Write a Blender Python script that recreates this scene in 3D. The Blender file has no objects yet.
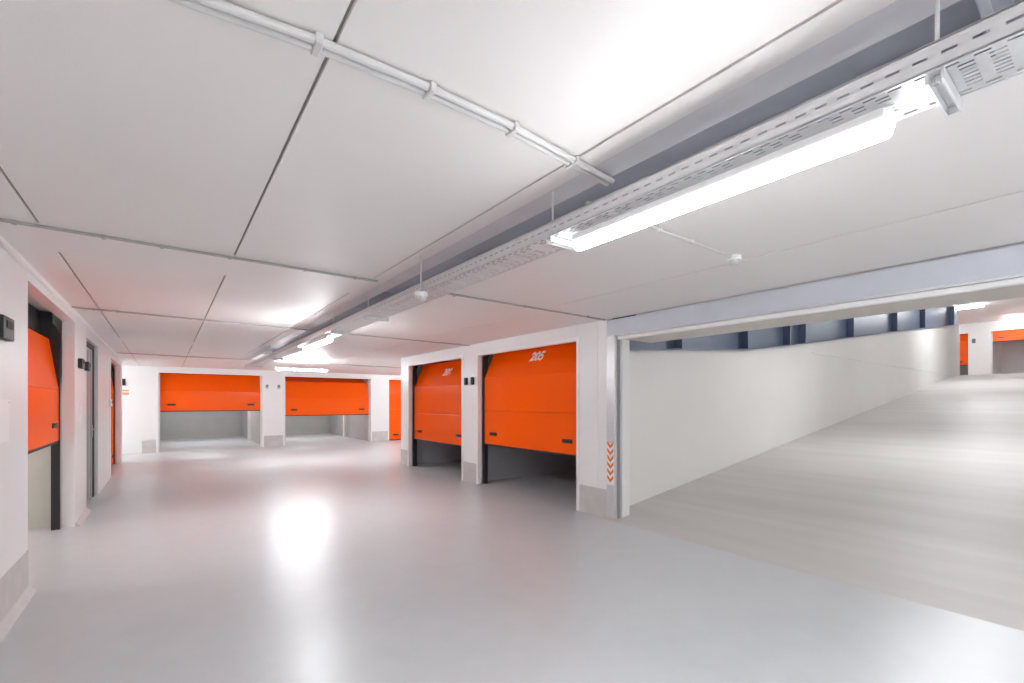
import bpy, bmesh, math, random
from mathutils import Vector, Matrix
random.seed(4)
sc = bpy.context.scene
COL = sc.collection
PI = math.pi

# ------------------------------------------------------------------ materials
def new_mat(name):
    m = bpy.data.materials.new(name); m.use_nodes = True
    nt = m.node_tree; b = nt.nodes['Principled BSDF']
    return m, nt, b

def mat(name, col, rough=.5, metal=0., var=.04, vscale=3., bump=0., bscale=60., coat=0., coat_rough=.1, spec=.5, rvar=0.):
    """Plain painted / metal / concrete surface: noise driven colour variation, roughness and bump."""
    m, nt, b = new_mat(name)
    b.inputs['Roughness'].default_value = rough
    b.inputs['Metallic'].default_value = metal
    b.inputs['Specular IOR Level'].default_value = spec
    if coat:
        b.inputs['Coat Weight'].default_value = coat
        b.inputs['Coat Roughness'].default_value = coat_rough
    tc = nt.nodes.new('ShaderNodeTexCoord')
    n = nt.nodes.new('ShaderNodeTexNoise'); n.inputs['Scale'].default_value = vscale; n.inputs['Detail'].default_value = 5
    nt.links.new(tc.outputs['Object'], n.inputs['Vector'])
    r = nt.nodes.new('ShaderNodeValToRGB')
    r.color_ramp.elements[0].position = .3; r.color_ramp.elements[1].position = .7
    r.color_ramp.elements[0].color = tuple(max(0, c*(1-var)) for c in col) + (1,)
    r.color_ramp.elements[1].color = tuple(min(1, c*(1+var)) for c in col) + (1,)
    nt.links.new(n.outputs['Fac'], r.inputs['Fac']); nt.links.new(r.outputs['Color'], b.inputs['Base Color'])
    if rvar:
        mr = nt.nodes.new('ShaderNodeMapRange')
        mr.inputs['To Min'].default_value = rough-rvar; mr.inputs['To Max'].default_value = rough+rvar
        nt.links.new(n.outputs['Fac'], mr.inputs['Value']); nt.links.new(mr.outputs['Result'], b.inputs['Roughness'])
    if bump:
        n2 = nt.nodes.new('ShaderNodeTexNoise'); n2.inputs['Scale'].default_value = bscale; n2.inputs['Detail'].default_value = 6
        nt.links.new(tc.outputs['Object'], n2.inputs['Vector'])
        bp = nt.nodes.new('ShaderNodeBump'); bp.inputs['Strength'].default_value = bump; bp.inputs['Distance'].default_value = .01
        nt.links.new(n2.outputs['Fac'], bp.inputs['Height']); nt.links.new(bp.outputs['Normal'], b.inputs['Normal'])
    return m

def panel_mat(name, col, rough, axis, pitch):
    """Sandwich wall panel: fine vertical micro ribs running up the sheet (bump only)."""
    m = mat(name, col, rough, var=.012, vscale=1.5)
    nt = m.node_tree; b = nt.nodes['Principled BSDF']
    tc = nt.nodes.new('ShaderNodeTexCoord')
    w = nt.nodes.new('ShaderNodeTexWave'); w.wave_type = 'BANDS'; w.bands_direction = axis
    w.inputs['Scale'].default_value = (2*PI/pitch)/20.
    nt.links.new(tc.outputs['Object'], w.inputs['Vector'])
    bp = nt.nodes.new('ShaderNodeBump'); bp.inputs['Strength'].default_value = .35; bp.inputs['Distance'].default_value = .002
    nt.links.new(w.outputs['Fac'], bp.inputs['Height']); nt.links.new(bp.outputs['Normal'], b.inputs['Normal'])
    return m

def glow(name, col, strength):
    m, nt, b = new_mat(name)
    b.inputs['Base Color'].default_value = (.9, .9, .9, 1)
    b.inputs['Emission Color'].default_value = col + (1,)
    b.inputs['Emission Strength'].default_value = strength
    return m

LED = 60.0
M = {}
M['panel_y'] = panel_mat('white_panel_ribbed', (.80, .79, .785), .38, 'Y', .05)
M['white'] = mat('white_panel', (.82, .815, .81), .34, var=.012, vscale=1.2)
M['white_trim'] = mat('white_trim', (.84, .83, .82), .35, var=.01)
M['reveal'] = mat('reveal_white', (.80, .76, .74), .4, var=.02)
M['concrete_white'] = mat('painted_concrete_wall', (.80, .79, .77), .6, var=.02, vscale=.9, bump=.06, bscale=90)
M['ceiling'] = mat('painted_ceiling', (.81, .77, .75), .5, var=.015, vscale=.7, bump=.05, bscale=140)
M['seam'] = mat('seam_filler', (.30, .28, .27), .9, var=.1)
M['skirt'] = mat('grey_plinth_paint', (.56, .54, .525), .6, var=.06, vscale=6, bump=.25, bscale=80)
M['orange'] = mat('orange_lacquer', (.95, .108, .0005), .36, var=.01, coat=.40, coat_rough=.2, spec=.0)
M['black'] = mat('black_plastic', (.012, .012, .013), .5, var=.2)
M['black_metal'] = mat('black_track_steel', (.02, .02, .022), .45, var=.2)
M['rubber'] = mat('rubber_seal', (.018, .018, .018), .7, var=.2)
M['unit_dark'] = mat('dark_grey_unit_wall', (.50, .50, .53), .6, var=.05)
M['unit_grey'] = mat('grey_unit_wall', (.42, .425, .41), .6, var=.04)
M['unit_left'] = mat('pale_unit_wall', (.62, .64, .58), .6, var=.04)
M['galv'] = mat('galvanised_white_tray', (.72, .72, .73), .38, metal=.25, var=.04, vscale=20)
M['pvc'] = mat('white_conduit', (.62, .61, .60), .42, var=.03)
M['pvc_grey'] = mat('grey_conduit', (.42, .41, .40), .5, var=.05)
M['led_body'] = mat('lamp_housing', (.82, .82, .83), .35, var=.01)
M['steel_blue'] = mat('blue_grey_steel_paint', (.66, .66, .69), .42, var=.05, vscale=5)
M['steel_navy'] = mat('navy_grey_steel_paint', (.10, .135, .22), .42, var=.05, vscale=5)
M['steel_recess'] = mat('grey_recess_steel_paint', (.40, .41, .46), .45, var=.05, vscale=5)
M['steel_lintel'] = mat('light_blue_grey_steel', (.60, .63, .69), .40, var=.05, vscale=3)
M['soffit'] = mat('soffit_sheet', (.62, .58, .54), .5, var=.04)
M['rail'] = mat('brushed_guide_rail', (.62, .62, .63), .35, metal=.3, var=.03)
M['grey_metal'] = mat('grey_door_metal', (.36, .39, .40), .35, metal=.3, var=.05)
M['plate'] = mat('white_plate', (.88, .88, .88), .4, var=.01)
M['lettering'] = mat('white_lettering', (.86, .84, .82), .5, var=.01)
M['orange_print'] = mat('orange_print', (.80, .20, .03), .5, var=.03)
M['print_pale'] = mat('orange_print_pale', (.85, .33, .18), .5, var=.03)
M['blue_plate'] = mat('blue_plate', (.10, .16, .30), .5, var=.03)
LEDS = {}
def led(k):
    if k not in LEDS: LEDS[k] = glow('led_diffuser', (.95, .97, 1.0), LED*k)
    return LEDS[k]

# polished grey floor
def floor_mat():
    m, nt, b = new_mat('polished_grey_floor')
    tc = nt.nodes.new('ShaderNodeTexCoord')
    n1 = nt.nodes.new('ShaderNodeTexNoise'); n1.inputs['Scale'].default_value = .55; n1.inputs['Detail'].default_value = 7; n1.inputs['Roughness'].default_value = .6
    n2 = nt.nodes.new('ShaderNodeTexNoise'); n2.inputs['Scale'].default_value = 5.; n2.inputs['Detail'].default_value = 8
    for n in (n1, n2): nt.links.new(tc.outputs['Object'], n.inputs['Vector'])
    mx = nt.nodes.new('ShaderNodeMath'); mx.operation = 'MULTIPLY_ADD'; mx.inputs[1].default_value = .35
    nt.links.new(n2.outputs['Fac'], mx.inputs[0]); nt.links.new(n1.outputs['Fac'], mx.inputs[2])
    r = nt.nodes.new('ShaderNodeValToRGB')
    r.color_ramp.elements[0].position = .40; r.color_ramp.elements[1].position = 1.0
    r.color_ramp.elements[0].color = (.52, .54, .555, 1); r.color_ramp.elements[1].color = (.61, .632, .648, 1)
    nt.links.new(mx.outputs[0], r.inputs['Fac']); nt.links.new(r.outputs['Color'], b.inputs['Base Color'])
    mr = nt.nodes.new('ShaderNodeMapRange'); mr.inputs['To Min'].default_value = .28; mr.inputs['To Max'].default_value = .38
    nt.links.new(n1.outputs['Fac'], mr.inputs['Value']); nt.links.new(mr.outputs['Result'], b.inputs['Roughness'])
    b.inputs['Specular IOR Level'].default_value = .55
    bp = nt.nodes.new('ShaderNodeBump'); bp.inputs['Strength'].default_value = .04; bp.inputs['Distance'].default_value = .004
    nt.links.new(n2.outputs['Fac'], bp.inputs['Height']); nt.links.new(bp.outputs['Normal'], b.inputs['Normal'])
    return m
M['floor'] = floor_mat()

def ramp_mat():
    """brushed concrete: broom marks run across the ramp (along Y)."""
    m, nt, b = new_mat('brushed_ramp_concrete')
    tc = nt.nodes.new('ShaderNodeTexCoord'); mp = nt.nodes.new('ShaderNodeMapping'); mp.inputs['Scale'].default_value = (3.2, .35, 1)
    nt.links.new(tc.outputs['Object'], mp.inputs['Vector'])
    n1 = nt.nodes.new('ShaderNodeTexNoise'); n1.inputs['Scale'].default_value = 1.; n1.inputs['Detail'].default_value = 8
    nt.links.new(mp.outputs['Vector'], n1.inputs['Vector'])
    r = nt.nodes.new('ShaderNodeValToRGB')
    r.color_ramp.elements[0].position = .3; r.color_ramp.elements[1].position = .75
    r.color_ramp.elements[0].color = (.53, .51, .49, 1); r.color_ramp.elements[1].color = (.62, .60, .58, 1)
    nt.links.new(n1.outputs['Fac'], r.inputs['Fac']); nt.links.new(r.outputs['Color'], b.inputs['Base Color'])
    b.inputs['Roughness'].default_value = .5
    mp2 = nt.nodes.new('ShaderNodeMapping'); mp2.inputs['Scale'].default_value = (40, 2, 1)
    nt.links.new(tc.outputs['Object'], mp2.inputs['Vector'])
    n2 = nt.nodes.new('ShaderNodeTexNoise'); n2.inputs['Scale'].default_value = 1.; n2.inputs['Detail'].default_value = 4
    nt.links.new(mp2.outputs['Vector'], n2.inputs['Vector'])
    bp = nt.nodes.new('ShaderNodeBump'); bp.inputs['Strength'].default_value = .15; bp.inputs['Distance'].default_value = .004
    nt.links.new(n2.outputs['Fac'], bp.inputs['Height']); nt.links.new(bp.outputs['Normal'], b.inputs['Normal'])
    return m
M['ramp'] = ramp_mat()

# ------------------------------------------------------------------ mesh builder
class MB:
    def __init__(s): s.bm = bmesh.new()
    def quad(s, *pts):
        s.bm.faces.new([s.bm.verts.new(p) for p in pts]); return s
    def box(s, x0, x1, y0, y1, z0, z1, bev=0., seg=1, m=None):
        r = bmesh.ops.create_cube(s.bm, size=1.)
        vs = r['verts']
        for v in vs:
            v.co = Vector(((x0+x1)/2+v.co.x*(x1-x0), (y0+y1)/2+v.co.y*(y1-y0), (z0+z1)/2+v.co.z*(z1-z0)))
        if bev:
            es = list({e for v in vs for e in v.link_edges})
            r2 = bmesh.ops.bevel(s.bm, geom=es, offset=bev, segments=seg, affect='EDGES', profile=.6)
            vs = list({v for f in r2['faces'] for v in f.verts} | {v for v in vs if v.is_valid})
        if m is not None:
            for v in vs: v.co = m @ v.co
        return s
    def prism(s, pts, a0, a1, plane='xz'):
        """closed outline pts extruded between a0 and a1 on the remaining axis"""
        def P(p, a): return {'xz': (p[0], a, p[1]), 'yz': (a, p[0], p[1]), 'xy': (p[0], p[1], a)}[plane]
        A = [s.bm.verts.new(P(p, a0)) for p in pts]; B = [s.bm.verts.new(P(p, a1)) for p in pts]
        n = len(pts)
        s.bm.faces.new(A); s.bm.faces.new(B[::-1])
        for i in range(n):
            s.bm.faces.new((A[i], B[i], B[(i+1) % n], A[(i+1) % n]))
        return s
    def sweep(s, path, prof, up=Vector((0, 0, 1)), closed_prof=True):
        """sweep a profile [(a,b)...] (a = sideways, b = up) along a path"""
        path = [Vector(p) for p in path]; rings = []
        for i, p in enumerate(path):
            t = (path[min(i+1, len(path)-1)]-path[max(i-1, 0)]).normalized()
            side = t.cross(up)
            if side.length < 1e-4: side = t.cross(Vector((0, 1, 0)))
            side.normalize(); u = side.cross(t).normalized()
            rings.append([s.bm.verts.new(p+side*a+u*b) for a, b in prof])
        n = len(prof)
        for A, B in zip(rings, rings[1:]):
            for i in range(n if closed_prof else n-1):
                s.bm.faces.new((A[i], A[(i+1) % n], B[(i+1) % n], B[i]))
        if closed_prof:
            s.bm.faces.new(rings[0][::-1]); s.bm.faces.new(rings[-1])
        return s
    def tube(s, path, r, n=12, up=Vector((0, 0, 1))):
        return s.sweep(path, [(r*math.cos(2*PI*i/n), r*math.sin(2*PI*i/n)) for i in range(n)], up)
    def lathe(s, prof, c, n=24):
        rings = [[s.bm.verts.new((c[0]+r*math.cos(2*PI*i/n), c[1]+r*math.sin(2*PI*i/n), c[2]+z)) for i in range(n)] for r, z in prof]
        for A, B in zip(rings, rings[1:]):
            for i in range(n): s.bm.faces.new((A[i], A[(i+1) % n], B[(i+1) % n], B[i]))
        s.bm.faces.new(rings[0][::-1]); s.bm.faces.new(rings[-1])
        return s
    def build(s, name, material, parent=None, smooth=False, kind=None, label=None):
        bmesh.ops.recalc_face_normals(s.bm, faces=s.bm.faces[:])
        me = bpy.data.meshes.new(name); s.bm.to_mesh(me); s.bm.free()
        if smooth:
            for p in me.polygons: p.use_smooth = True
            me.set_sharp_from_angle(angle=math.radians(38))
        o = bpy.data.objects.new(name, me); COL.objects.link(o)
        me.materials.append(material)
        if parent: o.parent = parent
        if kind: o['kind'] = kind
        if label: o['label'] = label
        return o

def struct(name, mb, m, smooth=False): return mb.build(name, m, None, smooth, 'structure')
def thing(name, label, cat, loc=(0, 0, 0), rz=0., group=None):
    o = bpy.data.objects.new(name, None); COL.objects.link(o)
    o.empty_display_size = .1
    o.location = loc; o.rotation_euler = (0, 0, rz)
    o['label'] = label; o['category'] = cat; o['kind'] = 'thing'
    if group: o['group'] = group
    return o
def tag(o, label, cat, group=None):
    o['label'] = label; o['category'] = cat; o['kind'] = 'thing'
    if group: o['group'] = group
    return o
def copy_tree(o, parent=None):
    c = o.copy(); COL.objects.link(c)
    if parent: c.parent = parent
    for ch in list(o.children): copy_tree(ch, c)
    return c

# ------------------------------------------------------------------ dimensions (metres; camera at x=0,y=0)
XL, XR, YB, H = -.87, 4.58, 17.4, 2.58
RY = 4.10                      # face of the ramp's side wall
RX0, SLOPE, RX1 = 4.5, .1235, 25.5
UZ = SLOPE*(RX1-RX0)           # upper level
XU = 33.0
YN = -9.0                      # wall behind the camera

# ------------------------------------------------------------------ floor
b = MB()
b.box(-7, RX0, YN, 24, -.2, 0)
b.box(RX0, 12.5, RY, 24, -.2, 0)
b.box(RX0, 5.2, YN, -1.5, -.2, 0)
struct('floor', b, M['floor'])
b = MB(); b.prism([(RX0, -.2), (RX0, 0), (RX1, UZ), (RX1+9, UZ), (RX1+9, UZ-.2), (RX1, UZ-.2)], -1.5, RY)
b.box(RX1, RX1+9, RY, 9, UZ-.2, UZ); b.box(RX1, RX1+9, -5, -1.5, UZ-.2, UZ)
struct('floor_ramp', b, M['ramp'])

# ------------------------------------------------------------------ ceiling: slabs with joints, flush cross strips, recess for the steel beam
G = .0065
bands = [(YN, 3.95, True), (3.95, 4.6, False), (4.6, 10.1, True), (10.1, 10.55, False), (10.55, 24., True)]
SX0, SX1 = 1.57, 2.25
for y0, y1, seams in bands:
    for xs in ([-7, -.61, .405, 1.449, SX0], [SX1, 3.5, 4.6]):
        if not seams: xs = [xs[0], xs[-1]]
        for i in range(len(xs)-1):
            struct('ceiling', MB().box(xs[i]+(G if i else 0), xs[i+1]-(G if i < len(xs)-2 else 0), y0, y1, H, H+.16), M['ceiling'])
struct('ceiling', MB().box(4.6, 12.5, RY+.17, 24, H, H+.16), M['ceiling'])
struct('ceiling', MB().box(SX0, SX1, 13.2, 24, H, H+.16), M['ceiling'])
b = MB()
for x in (-.61, .405, 1.449, 3.5):
    b.box(x-G-.002, x+G+.002, YN, 24, H+.014, H+.05)
struct('ceiling_seam', b, M['seam'])

beam = thing('steel_beam', 'blue-grey steel beam recessed in the ceiling above the white cable tray', 'beam', (1.91, 2.1, H))
MB().box(-.339, -.20, -11.1, 11.1, .001, .02, .002).build('flange', M['steel_blue'], beam)
MB().box(-.215, -.20, -11.1, 11.1, .02, .26).build('web', M['steel_recess'], beam)
MB().box(-.20, .339, -11.1, 11.1, .24, .26).build('beam_plate', M['steel_recess'], beam)
MB().box(.327, .339, -11.1, 11.1, .02, .24).build('flange', M['steel_recess'], beam)
for y in (-6.9, -1.87, 3.2):
    MB().box(-.20, .327, y-.012, y+.012, .006, .24).build('stiffener', M['steel_recess'], beam)

# ------------------------------------------------------------------ left wall
TOPL = 2.47
b = MB()
T = .115
for y0, y1 in ((YN, 5.22), (7.60, 8.60), (9.97, 12.2), (14.8, 15.2)):
    b.box(XL-T, XL, y0, y1, 0, H, .004)
for y0, y1 in ((5.22, 7.6), (8.6, 9.97), (12.2, 14.8)):
    b.box(XL-T, XL, y0, y1, TOPL if y0 < 8 else 2.40, H, .003)
struct('wall_left', b, M['panel_y'])
b = MB(); b.box(XL, XL+.03, YN, 15.2, H-.045, H, .006); struct('trim_1', b, M['white_trim'])
b = MB(); b.box(XL-T-.001, XL+.004, YN, 5.222, 0, .335, .002)
struct('baseboard_left', b, M['skirt'])
b = MB()
b.prism([(XL, 0), (XL+.05, 0), (XL+.004, .05), (XL, .05)], YN, 5.22)
b.prism([(XL, 0), (XL+.05, 0), (XL+.004, .05), (XL, .05)], 7.6, 8.6)
struct('baseboard_left_cove', b, M['skirt'])

# ------------------------------------------------------------------ right wall (two units) and its end
b = MB()
TR = .085; TOPR = 2.36
for y0, y1 in ((4.04, 4.58), (7.12, 7.69), (10.12, 10.58)):
    b.box(XR, XR+TR, y0, y1, 0, H, .004)
for y0, y1 in ((4.58, 7.12), (7.69, 10.12)):
    b.box(XR, XR+TR, y0, y1, TOPR, H, .003)
b.box(XR+TR, 10.4, 10.48, 10.58, 0, H)
struct('wall_right', b, M['white'])
b = MB()                     # raised white edge trims around the openings and the panel joint
for y in (4.58, 7.12, 7.69, 10.12):
    s = 1 if y in (7.12, 10.12) else -1
    b.box(XR-.012, XR, y, y+s*.05, 0, TOPR+.05, .003)
for y0, y1 in ((4.58, 7.12), (7.69, 10.12)):
    b.box(XR-.012, XR, y0, y1, TOPR, TOPR+.05, .003)
b.box(XR-.008, XR, 4.195, 4.215, .372, H, .003)
struct('trim_2', b, M['white_trim'])
b = MB()
for y0, y1 in ((4.04, 4.53), (7.17, 7.64), (10.17, 10.585)):
    b.box(XR-.006, XR+.002, y0, y1, 0, .37, .002)
b.box(XR, 10.4, 10.58, 10.586, 0, .37)
struct('baseboard_right', b, M['skirt'])

# near right wall behind the ramp opening's other side, and walls closing the room behind the camera
b = MB(); b.box(XR, XR+.2, YN, -1.5, 0, H); struct('wall_right_near', b, M['white'])
b = MB(); b.box(-7, 5, YN-.2, YN, 0, H); struct('wall_front', b, M['white'])

# ------------------------------------------------------------------ back wall
D1, D2, D3 = (-.17, 2.60), (3.28, 6.30), (7.03, 9.73)
TOPB = 2.40
b = MB(); TB = .09
for x0, x1 in ((-3.2, D1[0]), (D1[1], D2[0]), (D2[1], D3[0]), (D3[1], 12.5)):
    b.box(x0, x1, YB, YB+TB, 0, H, .004)
for x0, x1 in (D1, D2, D3): b.box(x0, x1, YB, YB+TB, TOPB, H, .003)
struct('wall_back', b, M['white'])
b = MB()
for x0, x1 in (D1, D2, D3):
    b.box(x0-.05, x0, YB-.012, YB, 0, TOPB+.05, .003); b.box(x1, x1+.05, YB-.012, YB, 0, TOPB+.05, .003)
    b.box(x0, x1, YB-.012, YB, TOPB, TOPB+.05, .003)
struct('trim_3', b, M['white_trim'])
b = MB()
for x0, x1 in ((-.55, D1[0]-.05), (D1[1]+.05, D2[0]-.05), (D2[1]+.05, D3[0]-.05)):
    b.box(x0, x1, YB-.006, YB+.001, 0, .38, .002)
struct('baseboard_back', b, M['skirt'])
# recess at the far end of the left wall and passage end at the right
b = MB(); b.box(-3.3, -3.2, 15.2, YB+.1, 0, H); b.box(-3.2, XL-T, 15.1, 15.2, 0, H); struct('wall_left_recess', b, M['white'])
b = MB(); b.box(12.4, 12.5, 10.5, YB, 0, H); struct('wall_passage', b, M['white'])

# ------------------------------------------------------------------ unit interiors
def unit(x0, x1, y0, y1, opens, m, nm):
    t = .07; z = H-.005
    if opens != 'x0': struct(nm, MB().box(x0, x0+t, y0, y1, 0, z), m)
    if opens != 'x1': struct(nm, MB().box(x1-t, x1, y0, y1, 0, z), m)
    if opens != 'y0': struct(nm, MB().box(x0+t if opens != 'x0' else x0, x1-t if opens != 'x1' else x1, y0, y0+t, 0, z), m)
    struct(nm, MB().box(x0+t if opens != 'x0' else x0, x1-t if opens != 'x1' else x1, y1-t, y1, 0, z), m)
unit(XR+TR, 10.3, 4.28, 7.40, 'x0', M['unit_dark'], 'wall_unit_1')
unit(XR+TR, 10.3, 7.42, 10.47, 'x0', M['unit_dark'], 'wall_unit_2')
unit(-.6, 2.78, YB+TB, 23.5, 'y0', M['unit_grey'], 'wall_unit_3')
unit(2.82, 6.42, YB+TB, 23.2, 'y0', M['unit_grey'], 'wall_unit_4')
unit(6.5, 10.3, YB+TB, 23.2, 'y0', M['unit_grey'], 'wall_unit_5')
unit(-6.6, XL-T, 4.9, 7.85, 'x1', M['unit_left'], 'wall_unit_6')
unit(-6.6, XL-T, 8.3, 10.3, 'x1', M['unit_left'], 'wall_unit_7')
unit(-6.6, XL-T, 11.9, 15.05, 'x1', M['unit_left'], 'wall_unit_8')
for x, y, w in ((2.66, 20.9, 'left back unit'), (6.2, 20.3, 'middle back unit')):
    o = MB().box(-.05, .05, -.05, .05, 0, H-.006, .006).build('post', M['white_trim'])
    o.location = (x, y, 0)
    tag(o, 'slim white post in the back unit %s of the two grey switch boxes' % ('left' if x < 3 else 'right'), 'post')

# ------------------------------------------------------------------ sectional garage doors
def text_mesh(txt, size, name, m, parent, shear=0.):
    cu = bpy.data.curves.new(name, 'FONT'); cu.body = txt; cu.size = size; cu.extrude = .002; cu.offset = .007
    cu.align_x = 'CENTER'; cu.align_y = 'CENTER'; cu.shear = shear
    t = bpy.data.objects.new('tmp', cu); COL.objects.link(t)
    dg = bpy.context.evaluated_depsgraph_get()
    me = bpy.data.meshes.new_from_object(t.evaluated_get(dg))
    bpy.data.objects.remove(t)
    o = bpy.data.objects.new(name, me); COL.objects.link(o); me.materials.clear(); me.materials.append(m)
    o.parent = parent
    return o

def garage_door(loc, rz, W, bottom, angles, label, number=None, num_x=.1, sec=.60, group='orange sectional doors', thick=.045, hx=.28, hz=.19, track='black_metal', gap_shade=None):
    """local x = along the door (viewer's right), y = into the unit, z = up; front of the vertical leaf at y = 0"""
    d = thing('garage_door', label, 'garage door', loc, rz, group)
    w = W-.08
    n, z = 0., bottom
    for k, a in enumerate(angles):
        ca, sa = math.cos(math.radians(a)), math.sin(math.radians(a))
        # section frame: origin at lower front edge, v along the section, u = outward normal
        m = Matrix(((1, 0, 0, 0), (0, ca, sa, n), (0, -sa, ca, z), (0, 0, 0, 1)))
        p = MB().box(-w/2, w/2, 0, thick, .0015, sec-.0015, .003, 2, m).build('door_section', M['orange'], d)
        if k == 0:
            s = MB().box(-w/2+.005, w/2-.005, .004, thick-.004, -.028, .0015, .004, 1, m).build('bottom_seal', M['rubber'], p)
            for x in (-w/2+hx, w/2-hx):
                h = MB()
                h.box(x-.105, x+.105, -.012, .004, hz-.028, hz+.028, .005, 2)
                h.box(x-.085, x+.085, -.022, -.010, hz+.008, hz+.022, .004, 2)
                h.bm.transform(m); h.build('handle', M['black'], p, True)
        if number and k == 2:
            t = text_mesh(number, .22, 'door_number', M['lettering'], p, .25)
            t.matrix_local = m @ Matrix.Translation((num_x, -.002, .33)) @ Matrix.Rotation(PI/2, 4, 'X')
        n += sa*sec; z += ca*sec
    zt = 2.27
    R = .22
    for s in (-1, 1):
        x = s*(W/2-.022)
        path = [(x, .012, 0.0), (x, .012, 1.0), (x, .012, zt)]
        path += [(x, .012+R*(1-math.cos(t)), zt+R*math.sin(t)) for t in [i*PI/16 for i in range(1, 9)]]
        path += [(x, 2.3, zt+R)]
        MB().sweep(path, [(-.021, -.020), (.021, -.020), (.021, .055), (-.021, .055)], up=Vector((0, 1, .001))).build('side_track', M[track], d)
    tz = 2.42
    if gap_shade: MB().box(-w/2, w/2, gap_shade[0], gap_shade[0]+.03, gap_shade[1], 2.56).build('gap_shade_top', M['black_metal'], d)  # black sheet standing in for the dark unit interior above the door
    if gap_shade:
        for q in (-1, 1): MB().box(q*(W/2+.02)-.018, q*(W/2+.02)+.018, .062, .60, 1.75, 2.57).build('gap_shade_side', M['black_metal'], d)  # black side sheets, interior darkness put in as colour beside the raised leaf
    MB().tube([(-w/2, .32, tz+.06), (w/2, .32, tz+.06)], .03, 12).build('spring_shaft', M['black_metal'], d, True)
    return d

garage_door((XR+.12, 5.85, 0), -PI/2, 2.54, .745, [0, 0, 24, 86], 'half raised orange garage door in the side wall, the one nearer the orange chevron strip', '205', .10)
garage_door((XR+.12, 8.905, 0), -PI/2, 2.43, .645, [0, 0, 24, 86], 'half raised orange garage door in the side wall, beyond the pillar with two black boxes', '206', .17)
garage_door(((D1[0]+D1[1])/2, YB+.095, 0), 0, D1[1]-D1[0], 1.245, [0, 22, 84, 90], 'half raised orange garage door in the back wall, left of two grey switch boxes', track='galv')
garage_door(((D2[0]+D2[1])/2, YB+.095, 0), 0, D2[1]-D2[0], 1.055, [0, 14, 70, 90], 'half raised orange garage door in the back wall, right of two grey switch boxes', track='galv')
garage_door(((D3[0]+D3[1])/2, YB+.095, 0), 0, D3[1]-D3[0], .03, [0, 0, 0, 8], 'closed orange garage door in the back wall, partly hidden by the side wall corner', track='galv')
garage_door((XL-T-.02, 6.41, 0), PI/2, 2.38, 1.05, [0, 8, 88, 90], 'orange garage door raised to chest height in the left wall, nearest the camera', hx=.30, gap_shade=(.16, 2.31))
garage_door((XL-T-.02, 13.5, 0), PI/2, 2.60, .03, [0, 0, 0, 8], 'closed orange garage door in the farthest opening of the left wall, a thin slit')

# ------------------------------------------------------------------ grey steel door in the left wall
d = thing('entrance_door', 'grey steel door with a black frame in the narrow opening of the left wall', 'door', (XL-.055, 9.285, 0), PI/2)
b = MB(); w2 = 1.37/2
fr = MB()
fr.box(-w2, -w2+.05, -.012, .06, 0, 2.40, .004); fr.box(w2-.13, w2, -.012, .06, 0, 2.40, .004); fr.box(-w2+.05, w2-.13, -.012, .06, 2.33, 2.40, .004)
fr.build('door_frame', M['black_metal'], d)
lf = MB(); lf.box(-w2+.055, w2-.135, 0, .045, .012, 2.325, .004, 2)
for x in (-.35, 0, .35): lf.box(x-.02, x+.02, -.006, .002, .06, 2.28, .003)
leaf = lf.build('door_leaf', M['grey_metal'], d)
h = MB(); h.box(.42, .47, -.012, 0, .95, 1.15, .004); h.tube([(.445, -.012, 1.08), (.445, -.055, 1.08), (.36, -.06, 1.08), (.33, -.06, 1.08)], .010, 10); h.build('handle', M['rail'], leaf, True)

# ------------------------------------------------------------------ ramp: side walls, sloping soffit, upper hall
def beam_z(x):   # underside of the inclined steel beam above the ramp wall
    pts = [(4.6, 2.18), (5.08, 2.21), (6.3, 2.305), (8.33, 2.444), (9.95, 2.636), (13.5, 3.10), (17.4, 3.62), (20.4, 4.0), (25.5, 4.64), (27, 4.8)]
    for (xa, za), (xb, zb) in zip(pts, pts[1:]):
        if x <= xb: return za+(zb-za)*(x-xa)/(xb-xa)
    return pts[-1][1]
xs = [4.83, 6.3, 8.33, 9.95, 13.5, 17.4, 20.4, 26.35]
b = MB()
b.prism([(xs[0], -.1)]+[(x, beam_z(x)) for x in xs]+[(xs[-1], -.1)], RY, RY+.17)
struct('wall_ramp', b, M['concrete_white'])
b = MB(); b.box(11.3, RX1+.7, RY-.012, RY+.001, UZ-.012, UZ+.012, .003); struct('trim_4', b, M['white_trim'])
b = MB(); b.prism([(4.7, -.1), (4.7, 2.6), (8.3, 3.1), (RX1, 5.4), (RX1, -.1)], -1.7, -1.5); struct('wall_ramp_side', b, M['concrete_white'])
# white jamb at the wall's foot next to the guide rail
b = MB(); b.box(4.685, 4.83, 3.87, RY+.17, 0, 2.32, .004); struct('trim_5', b, M['white_trim'])
b = MB()
b.prism([(5.32, 2.70), (8.3, 3.22), (RX1, 5.47), (RX1, 5.62), (8.3, 3.40), (5.32, 2.90)], -1.7, RY+.17)
b.box(RX1, XU+.3, -5, 9, 5.55, 5.7); b.box(RX1-.05, RX1, -5, 9, 5.47, 5.7)
struct('ceiling_ramp', b, M['ceiling'])
b = MB()
UD1, UD2 = (4.83, 7.3), (1.5, 4.0)
for y0, y1 in ((-5, UD2[0]), (UD2[1], UD1[0]), (UD1[1], 9)): b.box(XU, XU+.1, y0, y1, UZ, 5.56)
for y0, y1 in (UD1, UD2): b.box(XU, XU+.1, y0, y1, UZ+2.47, 5.56)
struct('wall_upper', b, M['white'])
b = MB(); b.box(RX1-.3, XU+8, 9, 9.1, UZ-.2, 5.7); b.box(RX1-.3, XU+8, -5.1, -5, UZ-.2, 5.7); b.box(26.2, 26.3, RY+.17, 9, UZ-.2, 5.7); b.box(RX1-.2, RX1-.1, -5, -1.6, UZ-.2, 5.7)
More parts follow.
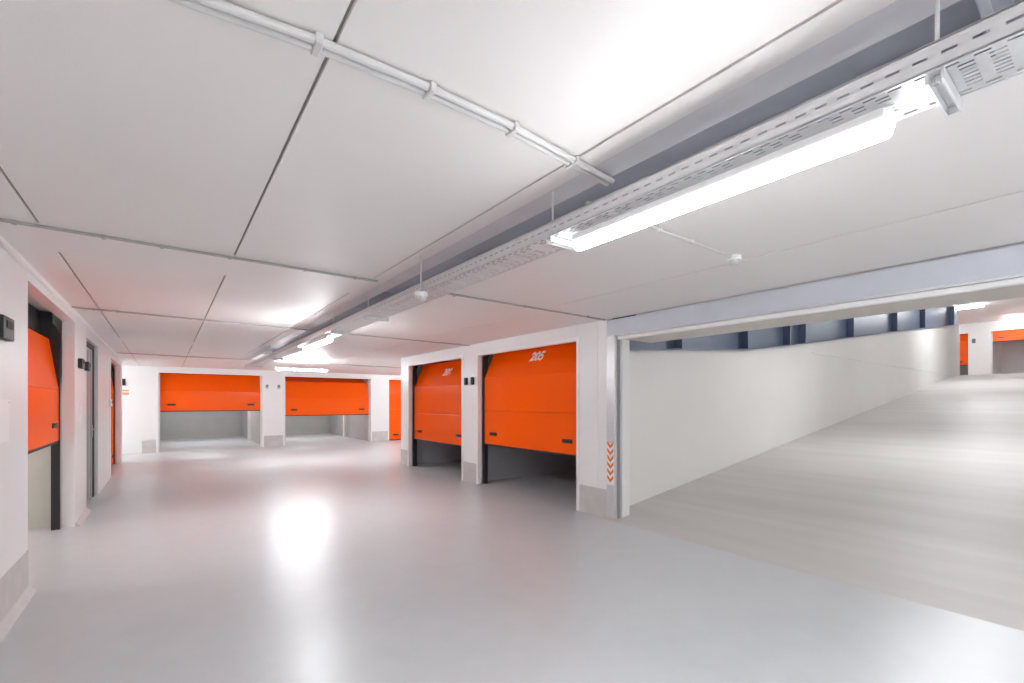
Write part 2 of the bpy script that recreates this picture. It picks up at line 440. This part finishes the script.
b.box(XU+.1, XU+3.2, UD2[0]-.1, UD2[0], UZ, 5.5); b.box(XU+.1, XU+3.2, UD2[1], UD2[1]+.1, UZ, 5.5); b.box(XU+3.2, XU+3.3, UD2[0]-.1, UD2[1]+.1, UZ, 5.5)
b.box(XU+.1, XU+3.3, UD2[0]-.1, UD2[1]+.1, 5.5, 5.56)
struct('wall_upper_side', b, M['white'])
for q in ((UD1[0]-.1, UD1[0]), (UD1[1], UD1[1]+.1)): struct('wall_unit_9', MB().box(XU+.1, XU+4, q[0], q[1], UZ, 5.5), M['unit_dark'])
struct('wall_unit_9', MB().box(XU+4, XU+4.1, UD1[0]-.1, UD1[1]+.1, UZ, 5.5), M['unit_dark'])
struct('ceiling', MB().box(XU+.1, XU+4.1, UD1[0]-.1, UD1[1]+.1, 5.5, 5.6), M['ceiling'])
garage_door((XU+.105, (UD1[0]+UD1[1])/2, UZ), -PI/2, UD1[1]-UD1[0], .85, [0, 0, 20, 86], 'orange garage door seen as a narrow strip at the top of the ramp', group=None)
garage_door((XU+.105, (UD2[0]+UD2[1])/2, UZ), -PI/2, UD2[1]-UD2[0], 1.95, [0, 60, 90, 90], 'orange garage door almost fully raised at the top of the ramp, over a pale interior', group=None, track='galv')

# inclined steel beam with stiffeners along the ramp wall
rb = thing('steel_beam', 'dark blue-grey ribbed steel beam sloping up along the top of the ramp wall', 'beam', (5.0, RY+.06, 2.2))
def rel(p): return (p[0]-5.0, p[1]-2.2)
xs2 = [4.84, 6.3, 8.33, 9.95, 13.5, 17.4, 20.4, 26.2]
MB().prism([rel((x, beam_z(x)+.012)) for x in xs2]+[rel((x, beam_z(x)+.74)) for x in xs2[::-1]], -.006, .01).build('web', M['steel_navy'], rb)
MB().prism([rel((x, beam_z(x))) for x in xs2]+[rel((x, beam_z(x)+.016)) for x in xs2[::-1]], -.145, .10).build('lower_flange', M['steel_navy'], rb)
MB().prism([rel((x, beam_z(x)+.74)) for x in xs2]+[rel((x, beam_z(x)+.756)) for x in xs2[::-1]], -.075, .10).build('upper_flange', M['steel_navy'], rb)
for x in (6.25, 8.28, 10.0, 10.75, 13.6, 17.25, 20.4, 24.8):
    z = beam_z(x)
    MB().box(x-5.0-.012, x-5.0+.012, -.145, -.006, z-2.2+.014, z-2.2+.74).build('stiffener', M['steel_navy'], rb)

# roller shutter: housing over the opening, guide rails
rs = thing('roller_shutter', 'blue-grey roller shutter housing spanning the ramp opening with guide rails', 'roller shutter', (XR, 1.27, 0))
MB().box(0, .72, -2.77, 2.77, 2.36, 2.562, .004).build('housing', M['steel_lintel'], rs)
MB().box(.018, .085, -2.74, 2.62, 2.300, 2.345, .014, 3).build('bottom_bar', M['plate'], rs, True)
MB().box(.085, .72, -2.74, 2.62, 2.315, 2.36, .003).build('soffit_panel', M['soffit'], rs)
MB().box(.004, .085, -2.77, 2.62, 2.345, 2.36).build('lower_lip', M['rail'], rs)
for s in (1, -1):
    g = MB()
    g.prism([(0, 2.77), (0, 2.645), (.012, 2.635), (.045, 2.635), (.045, 2.68), (.075, 2.68), (.075, 2.605), (.102, 2.605), (.102, 2.77)], 0, 2.36, 'xy')
    if s < 0: g.bm.transform(Matrix.Scale(-1, 4, (0, 1, 0)))
    g.build('guide_rail', M['rail'], rs)

# chevron strip on the guide rail
cv = thing('chevron_strip', 'white strip with six orange chevrons pointing down on the post beside the ramp', 'warning strip', (XR, 3.975, .44))
MB().box(-.004, -.0008, -.055, .055, 0, .54).build('backing', M['plate'], cv)
for k in range(6):
    z = .03+k*.087
    MB().prism([(-.05, z+.055), (0, z), (.05, z+.055), (.05, z+.098), (0, z+.043), (-.05, z+.098)], -.0065, -.004, 'yz').build('chevron', M['orange_print'], cv)

# ------------------------------------------------------------------ cable tray
def tray(x0, x1, zb, zt, y0, y1):
    t = thing('cable_tray', 'long perforated white cable tray hanging under the ceiling', 'cable tray', ((x0+x1)/2, y0, zb))
    L = y1-y0; hw = (x1-x0)/2; hh = zt-zb
    P = .056; n = int(L/P)
    # base: ladder of slots; alternating slot rows and ribs, edge rows shifted by half a pitch
    rows = []; u = -hw+.004
    widths = [(.007, 0)] + [(.010, 1), (.012, 0)] + [(.0062, 2), (.0115, 0)]*7
    used = sum(w for w, _ in widths)+.012+.010+.007
    sc_ = (2*hw-.008)/used
    widths += [(.012-.0075, 0), (.010, 1), (.014, 0)]
    b = MB(); bm = b.bm
    def strip(pt, kind, a0, a1):
        # kind 0 plain, 1 edge slots, 2 middle slots (every third group left plain)
        if kind == 0:
            bm.faces.new([bm.verts.new(pt(a, y)) for a, y in ((a0, 0), (a1, 0), (a1, L), (a0, L))]); return
        last = 0.
        for k in range(n):
            s0 = k*P+(.030 if kind == 1 else .006); s1 = s0+.030
            if kind == 2 and k % 4 == 3: continue
            if s1 > L-.01 or k*P > 13.0: break
            bm.faces.new([bm.verts.new(pt(a, y)) for a, y in ((a0, last), (a1, last), (a1, s0), (a0, s0))]); last = s1
        bm.faces.new([bm.verts.new(pt(a, y)) for a, y in ((a0, last), (a1, last), (a1, L), (a0, L))])
    for w, k in widths:
        w *= sc_
        strip(lambda a, y: (a, y, 0.), k, u, u+w); u += w
    bmesh.ops.remove_doubles(bm, verts=bm.verts[:], dist=1e-5)
    b.build('tray_base', M['galv'], t)
    for s in (-1, 1):
        b = MB(); bm = b.bm; X = s*hw
        for a0, a1, k in ((0, .030, 0), (.030, .037, 1), (.037, hh, 0)):
            strip(lambda a, y: (X, y, a), k, a0, a1)
        bmesh.ops.remove_doubles(bm, verts=bm.verts[:], dist=1e-5)
        b.box(X-.004*s-.004, X-.004*s+.004, 0, L, hh-.004, hh+.002); b.box(X-.0045*s-.0045, X-.0045*s+.0045, 0, L, -.003, .003)
        b.build('side_rail', M['galv'], t)
    # cantilever brackets with threaded hanger rods
    for y in (-4.9, -3.5, -1.2, .288, 1.755, 4.43, 5.60, 7.28, 9.6, 11.9):
        yy = y-y0
        c = MB(); c.prism([(-.018, -.004), (.018, -.004), (.018, -.034), (.012, -.034), (.012, -.009), (-.012, -.009), (-.012, -.034), (-.018, -.034)], -.104, .125, 'yz')
        c.bm.transform(Matrix.Translation((0, yy, 0)))
        c.box(.121, .125, yy-.012, yy+.012, -.030, -.009)
        br = c.build('bracket', M['galv'], t)
        MB().tube([(-.075, yy, -.03), (-.075, yy, H-zb)], .005, 8).lathe([(.009, -.030), (.009, -.012)], (-.075, yy, 0), 6).lathe([(.010, .002), (.010, .010)], (-.075, yy, 0), 6).build('hanger_rod', M['galv'], br, True)
    return t
tray(1.555, 1.757, 2.345, 2.413, -8.8, 13.0)

# ------------------------------------------------------------------ LED battens
def batten(loc, rz, label, k=1., length=1.23, r=.039):
    t = thing('batten_light', label, 'lamp', loc, rz)
    l = length/2
    prof = [(r*math.cos(a), r*math.sin(a)) for a in [math.radians(-177+i*174/16) for i in range(17)]]
    bm_ = MB(); rings = []
    ends = [(-l+.022*(1-math.cos(q)), math.sin(q)*.97+.03) for q in [i*PI/10 for i in range(0, 6)]]
    stations = ends + [(-y, q) for y, q in ends[::-1]]
    for y, q in stations: rings.append([bm_.bm.verts.new((u*q, y, (v-.004)*q+.004)) for u, v in prof])
    for A, B in zip(rings, rings[1:]):
        for i in range(len(prof)): bm_.bm.faces.new((A[i], A[(i+1) % len(prof)], B[(i+1) % len(prof)], B[i]))
    bm_.bm.faces.new(rings[0][::-1]); bm_.bm.faces.new(rings[-1])
    bm_.build('diffuser', led(k), t, True)
    MB().box(-.0385, .0385, -l+.012, l-.012, -.001, .033, .008, 2).build('housing', M['led_body'], t)
    for s in (-1, 1):
        MB().box(-.022, .022, s*(l-.012)-.012, s*(l-.012)+.012, .011, .031, .005, 2).build('end_cap', M['led_body'], t, True)
        MB().box(-.02, .02, s*l*.72-.02, s*l*.72+.02, .028, .042, .003).build('mounting_clip', M['galv'], t)
    return t
ZL = 2.274
batten((1.60, .995, ZL), 0, 'bright tube lamp under the cable tray nearest the camera', .31)
batten((1.60, 6.42, ZL), 0, 'lit tube lamp under the cable tray between its two distant brackets', .65)
batten((2.82, 12.75, 2.36), PI/2, 'lit tube lamp set crosswise in front of the back wall', 1.2)
batten((1.60, -4.2, ZL), 0, 'added fill tube lamp under the cable tray behind the camera', 1.7)  # unseen, added to raise the light in the near aisle
batten((3.6, -3.4, 2.52), 0, 'added fill tube lamp on the ceiling behind the camera beside the ramp opening', 1.6)  # out of view, added to brighten the near floor
batten((-3.2, -4.0, 2.52), 0, 'added fill tube lamp on the ceiling behind the camera near the corner', 1.6)  # out of view, added as general fill
batten((8.2, 14.0, 2.50), PI/2, 'added fill tube lamp on the ceiling of the hidden passage behind the side wall', 1.6)  # hidden from view, added as fill for the back right
batten((-2.3, 16.2, 2.52), 0, 'added fill tube lamp on the ceiling of the side recess behind the left wall end', .6)  # hidden, added to brighten the left part of the back wall
batten((9.6, 1.6, 3.24), 0, 'tube lamp on the sloping ramp ceiling low on the ramp', .9)
batten((15.5, 1.6, 4.04), 0, 'added fill tube lamp on the sloping ramp ceiling halfway up the ramp', .5)  # out of sight, added to even the light along the ramp
batten((21.0, 2.6, 4.835), 0, 'tube lamp on the sloping ramp ceiling high on the ramp', 1.1)
batten((26.6, 4.05, 5.44), 0, 'lit tube lamp at the top of the ramp just past the steel beam', .6)
batten((32.3, 2.9, 5.36), 0, 'lit tube lamp above the almost fully raised door at the top of the ramp', .35)
batten((29.5, 6.5, 5.48), 0, 'added fill tube lamp hidden behind the end of the ramp wall', 1.0)  # out of sight, added as fill for the upper hall
batten((1.2, 20.4, 2.52), PI/2, 'added fill tube lamp on the ceiling inside the back unit with the left post', .9)  # hidden by the raised door, added to light this unit's floor and walls
batten((4.6, 20.2, 2.52), PI/2, 'added fill tube lamp on the ceiling inside the back unit with the middle post', .9)  # added out of sight to lift the dark interior of this unit
batten((-3.6, 6.4, 2.52), PI/2, 'added fill tube lamp on the ceiling inside the left unit nearest the camera', .8)  # unseen, added to lighten the left unit's interior

# ------------------------------------------------------------------ conduits with clips
def conduit(paths, r, clips, label, clip_w=.05, m='pvc_grey'):
    c = thing('conduit', label, 'conduit', paths[0][0])
    o = Vector(paths[0][0])
    for p in paths: MB().tube([Vector(q)-o for q in p], r, 10).build('pipe', M[m], c, True)
    for x, y, z in clips:
        v = Vector((x, y, z))-o
        MB().box(v.x-.012, v.x+.012, v.y-clip_w/2, v.y+clip_w/2, v.z-r-.004, v.z+r+.002, .004).build('pipe_clip', M[m], c)
    return c
zc = H-.016
def along(x): # slight bow of the near run
    pts = [(-.84, 1.56), (.053, 1.478), (.36, 1.44), (.704, 1.426), (1.049, 1.429), (1.716, 1.493)]
    for (a, ya), (c, yc) in zip(pts, pts[1:]):
        if x <= c: return ya+(yc-ya)*(x-a)/(c-a)
    return pts[-1][1]
px = [-.84, -.4, .053, .36, .704, 1.049, 1.4, 1.716]
conduit([[(x, along(x)-.015, zc) for x in px], [(x, along(x)+.017, zc) for x in px]], .0135, [(x, along(x), zc) for x in (-.35, .36, .72, 1.08, 1.44)],
        'pair of white conduits clipped side by side across the ceiling nearest the camera', .07, 'pvc')
zc = H-.0098
conduit([[(XL+.03, 3.96, zc), (1.50, 3.97, zc)]], .010, [(x, 3.965, zc) for x in (-.72, -.32, -.02, .38, .9, 1.3)],
        'thin white conduit along the flush cross strip of the ceiling, ending at the cable tray', .03)
conduit([[(1.80, 3.98, zc), (XR-.02, 4.05, zc)]], .010, [(x, 4.01, zc) for x in (2.3, 3.2, 4.2)],
        'thin conduit from the cable tray across to the wall over the pillar with the chevrons', .03)
conduit([[(XL+.03, 7.10, zc), (1.5, 7.25, zc), (XR-.02, 7.40, zc)]], .010, [(x, 7.1+.055*(x+.84), zc) for x in (-.66, -.45, .4, 2.3, 4.35)],
        'thin conduit across the ceiling reaching the pillar between the two numbered doors', .03)
conduit([[(XL+.03, 13.05, zc), (1.9, 13.2, zc), (7.2, 13.4, zc)]], .0098, [(x, 13.05+.055*(x+.8), zc) for x in (-.6, -.1, .5, 2.0, 4.05)],
        'conduit with dark clips across the ceiling before the back wall', .06)
conduit([[(1.80, 1.73, zc), (3.30, 1.73, zc)]], .010, [(x, 1.73, zc) for x in (2.45, 2.80)],
        'short conduit feeding the round sensor beside the tube lamp', .03, 'pvc')

# sensors
def sensor(loc, label, rod=0.):
    s = thing('motion_sensor', label, 'sensor', loc)
    if rod: MB().tube([(0, 0, 0), (0, 0, rod)], .007, 8).build('rod', M['pvc'], s, True)
    MB().lathe([(.030, .0), (.048, -.004), (.050, -.028), (.044, -.034)], (0, 0, 0), 28).build('base', M['plate'], s, True)
    MB().lathe([(.041, -.034), (.038, -.050), (.026, -.062), (.008, -.067)], (0, 0, 0), 28).build('dome', M['pvc'], s, True)
    return s
sensor((3.36, 1.73, H+.003), 'round white sensor on the ceiling beside the tube lamp nearest the camera')
sensor((1.50, 3.105, 2.31), 'small round white sensor hanging on a rod beside the cable tray', .271)

# ------------------------------------------------------------------ small wall things
def switch_box(loc, rz, label, w=.10, h=.14, m='black'):
    s = thing('switch_box', label, 'switch', loc, rz)
    MB().box(-w/2, w/2, -.045, 0, -h/2, h/2, .008, 2).build('casing', M[m], s, True)
    MB().box(-w*.28, w*.28, -.050, -.044, -h*.02, h*.32, .003).build('button', M['rubber'], s)
    return s
switch_box((XL, 4.44, 1.99), PI/2, 'black switch box on the left wall at the very edge of the picture', .26, .15)
switch_box((XL, 7.92, 1.99), PI/2, 'black switch box above the narrow white plate on the left wall pillar', .22, .12)
switch_box((XL, 8.47, 1.99), PI/2, 'black switch box next to the grey steel door frame', .18, .12)
switch_box((XR, 7.51, 1.90), -PI/2, 'black switch box on the pillar between the numbered doors, farther one of the pair', .075, .14)
switch_box((XR, 7.28, 1.90), -PI/2, 'black switch box on the pillar between the numbered doors, nearer one of the pair', .075, .14)
switch_box((2.74, YB, 2.04), 0, 'small grey switch box on the back pillar, left one of the pair', .085, .13, 'grey_metal')
switch_box((3.10, YB, 2.04), 0, 'small grey switch box on the back pillar, right one of the pair', .085, .13, 'grey_metal')
switch_box((-.96, YB, 2.09), 0, 'black switch box above the orange notice in the back corner', .08, .19)
def plate(loc, rz, w, h, label):
    p = thing('wall_plate', label, 'wall plate', loc, rz)
    MB().box(-w/2, w/2, -.010, .002, -h/2, h/2, .003).build('panel', M['plate'], p)
    for sx in (-1, 1):
        MB().lathe([(.006, 0), (.004, .003)], (0, 0, 0), 10).build('screw', M['rail'], p).matrix_local = Matrix.Translation((sx*(w/2-.015), -.010, h/2-.02)) @ Matrix.Rotation(PI/2, 4, 'X')
    return p
plate((XL, 4.46, 1.375), PI/2, .32, .29, 'white rectangular plate on the left wall at the edge of the picture')
plate((XL, 8.03, 1.36), PI/2, .16, .26, 'narrow white plate on the pillar under the black switch box')
switch_box((XL, 11.75, 1.49), PI/2, 'small white box on the left wall before the farthest opening', .16, .13, 'plate')
nt_ = thing('notice', 'small white notice with two orange lines in the back corner of the left side', 'notice', (-.93, YB, 1.80))
MB().box(-.13, .10, -.008, 0, -.12, .12, .002).build('panel', M['plate'], nt_)
MB().box(-.11, .085, -.010, -.008, .02, .07).build('text_line', M['print_pale'], nt_)
MB().box(-.11, .085, -.010, -.008, -.08, -.005).build('text_line', M['print_pale'], nt_)
o = thing('wall_sign', 'tiny blue sign between the two orange doors at the top of the ramp', 'sign', (XU, 4.62, UZ+2.05), -PI/2)
MB().box(-.07, .07, -.012, 0, -.11, .11, .003).build('panel', M['blue_plate'], o)

# ------------------------------------------------------------------ world, camera, view
w = bpy.data.worlds.new('world'); sc.world = w; w.use_nodes = True
w.node_tree.nodes['Background'].inputs['Color'].default_value = (.5, .5, .5, 1)
w.node_tree.nodes['Background'].inputs['Strength'].default_value = .2
f, hx_, hor = 460.6, 165.4, 402.5
th = math.atan((512-hx_)/f)
cd = bpy.data.cameras.new('camera'); cam = bpy.data.objects.new('camera', cd); COL.objects.link(cam)
cd.sensor_fit = 'HORIZONTAL'; cd.sensor_width = 36; cd.lens = f*36/1024
cd.shift_y = (hor-341.5)/1024
cd.clip_start = .02; cd.clip_end = 200
cam.location = (0, 0, 1.5); cam.rotation_euler = (PI/2, 0, -th)
sc.camera = cam
vs = sc.view_settings
vs.view_transform = 'Standard'; vs.look = 'None'; vs.gamma = 1; vs.use_curve_mapping = False
vs.exposure = 1.78
cy = sc.cycles
cy.max_bounces = 14; cy.diffuse_bounces = 10; cy.glossy_bounces = 5
cy.sample_clamp_indirect = 8
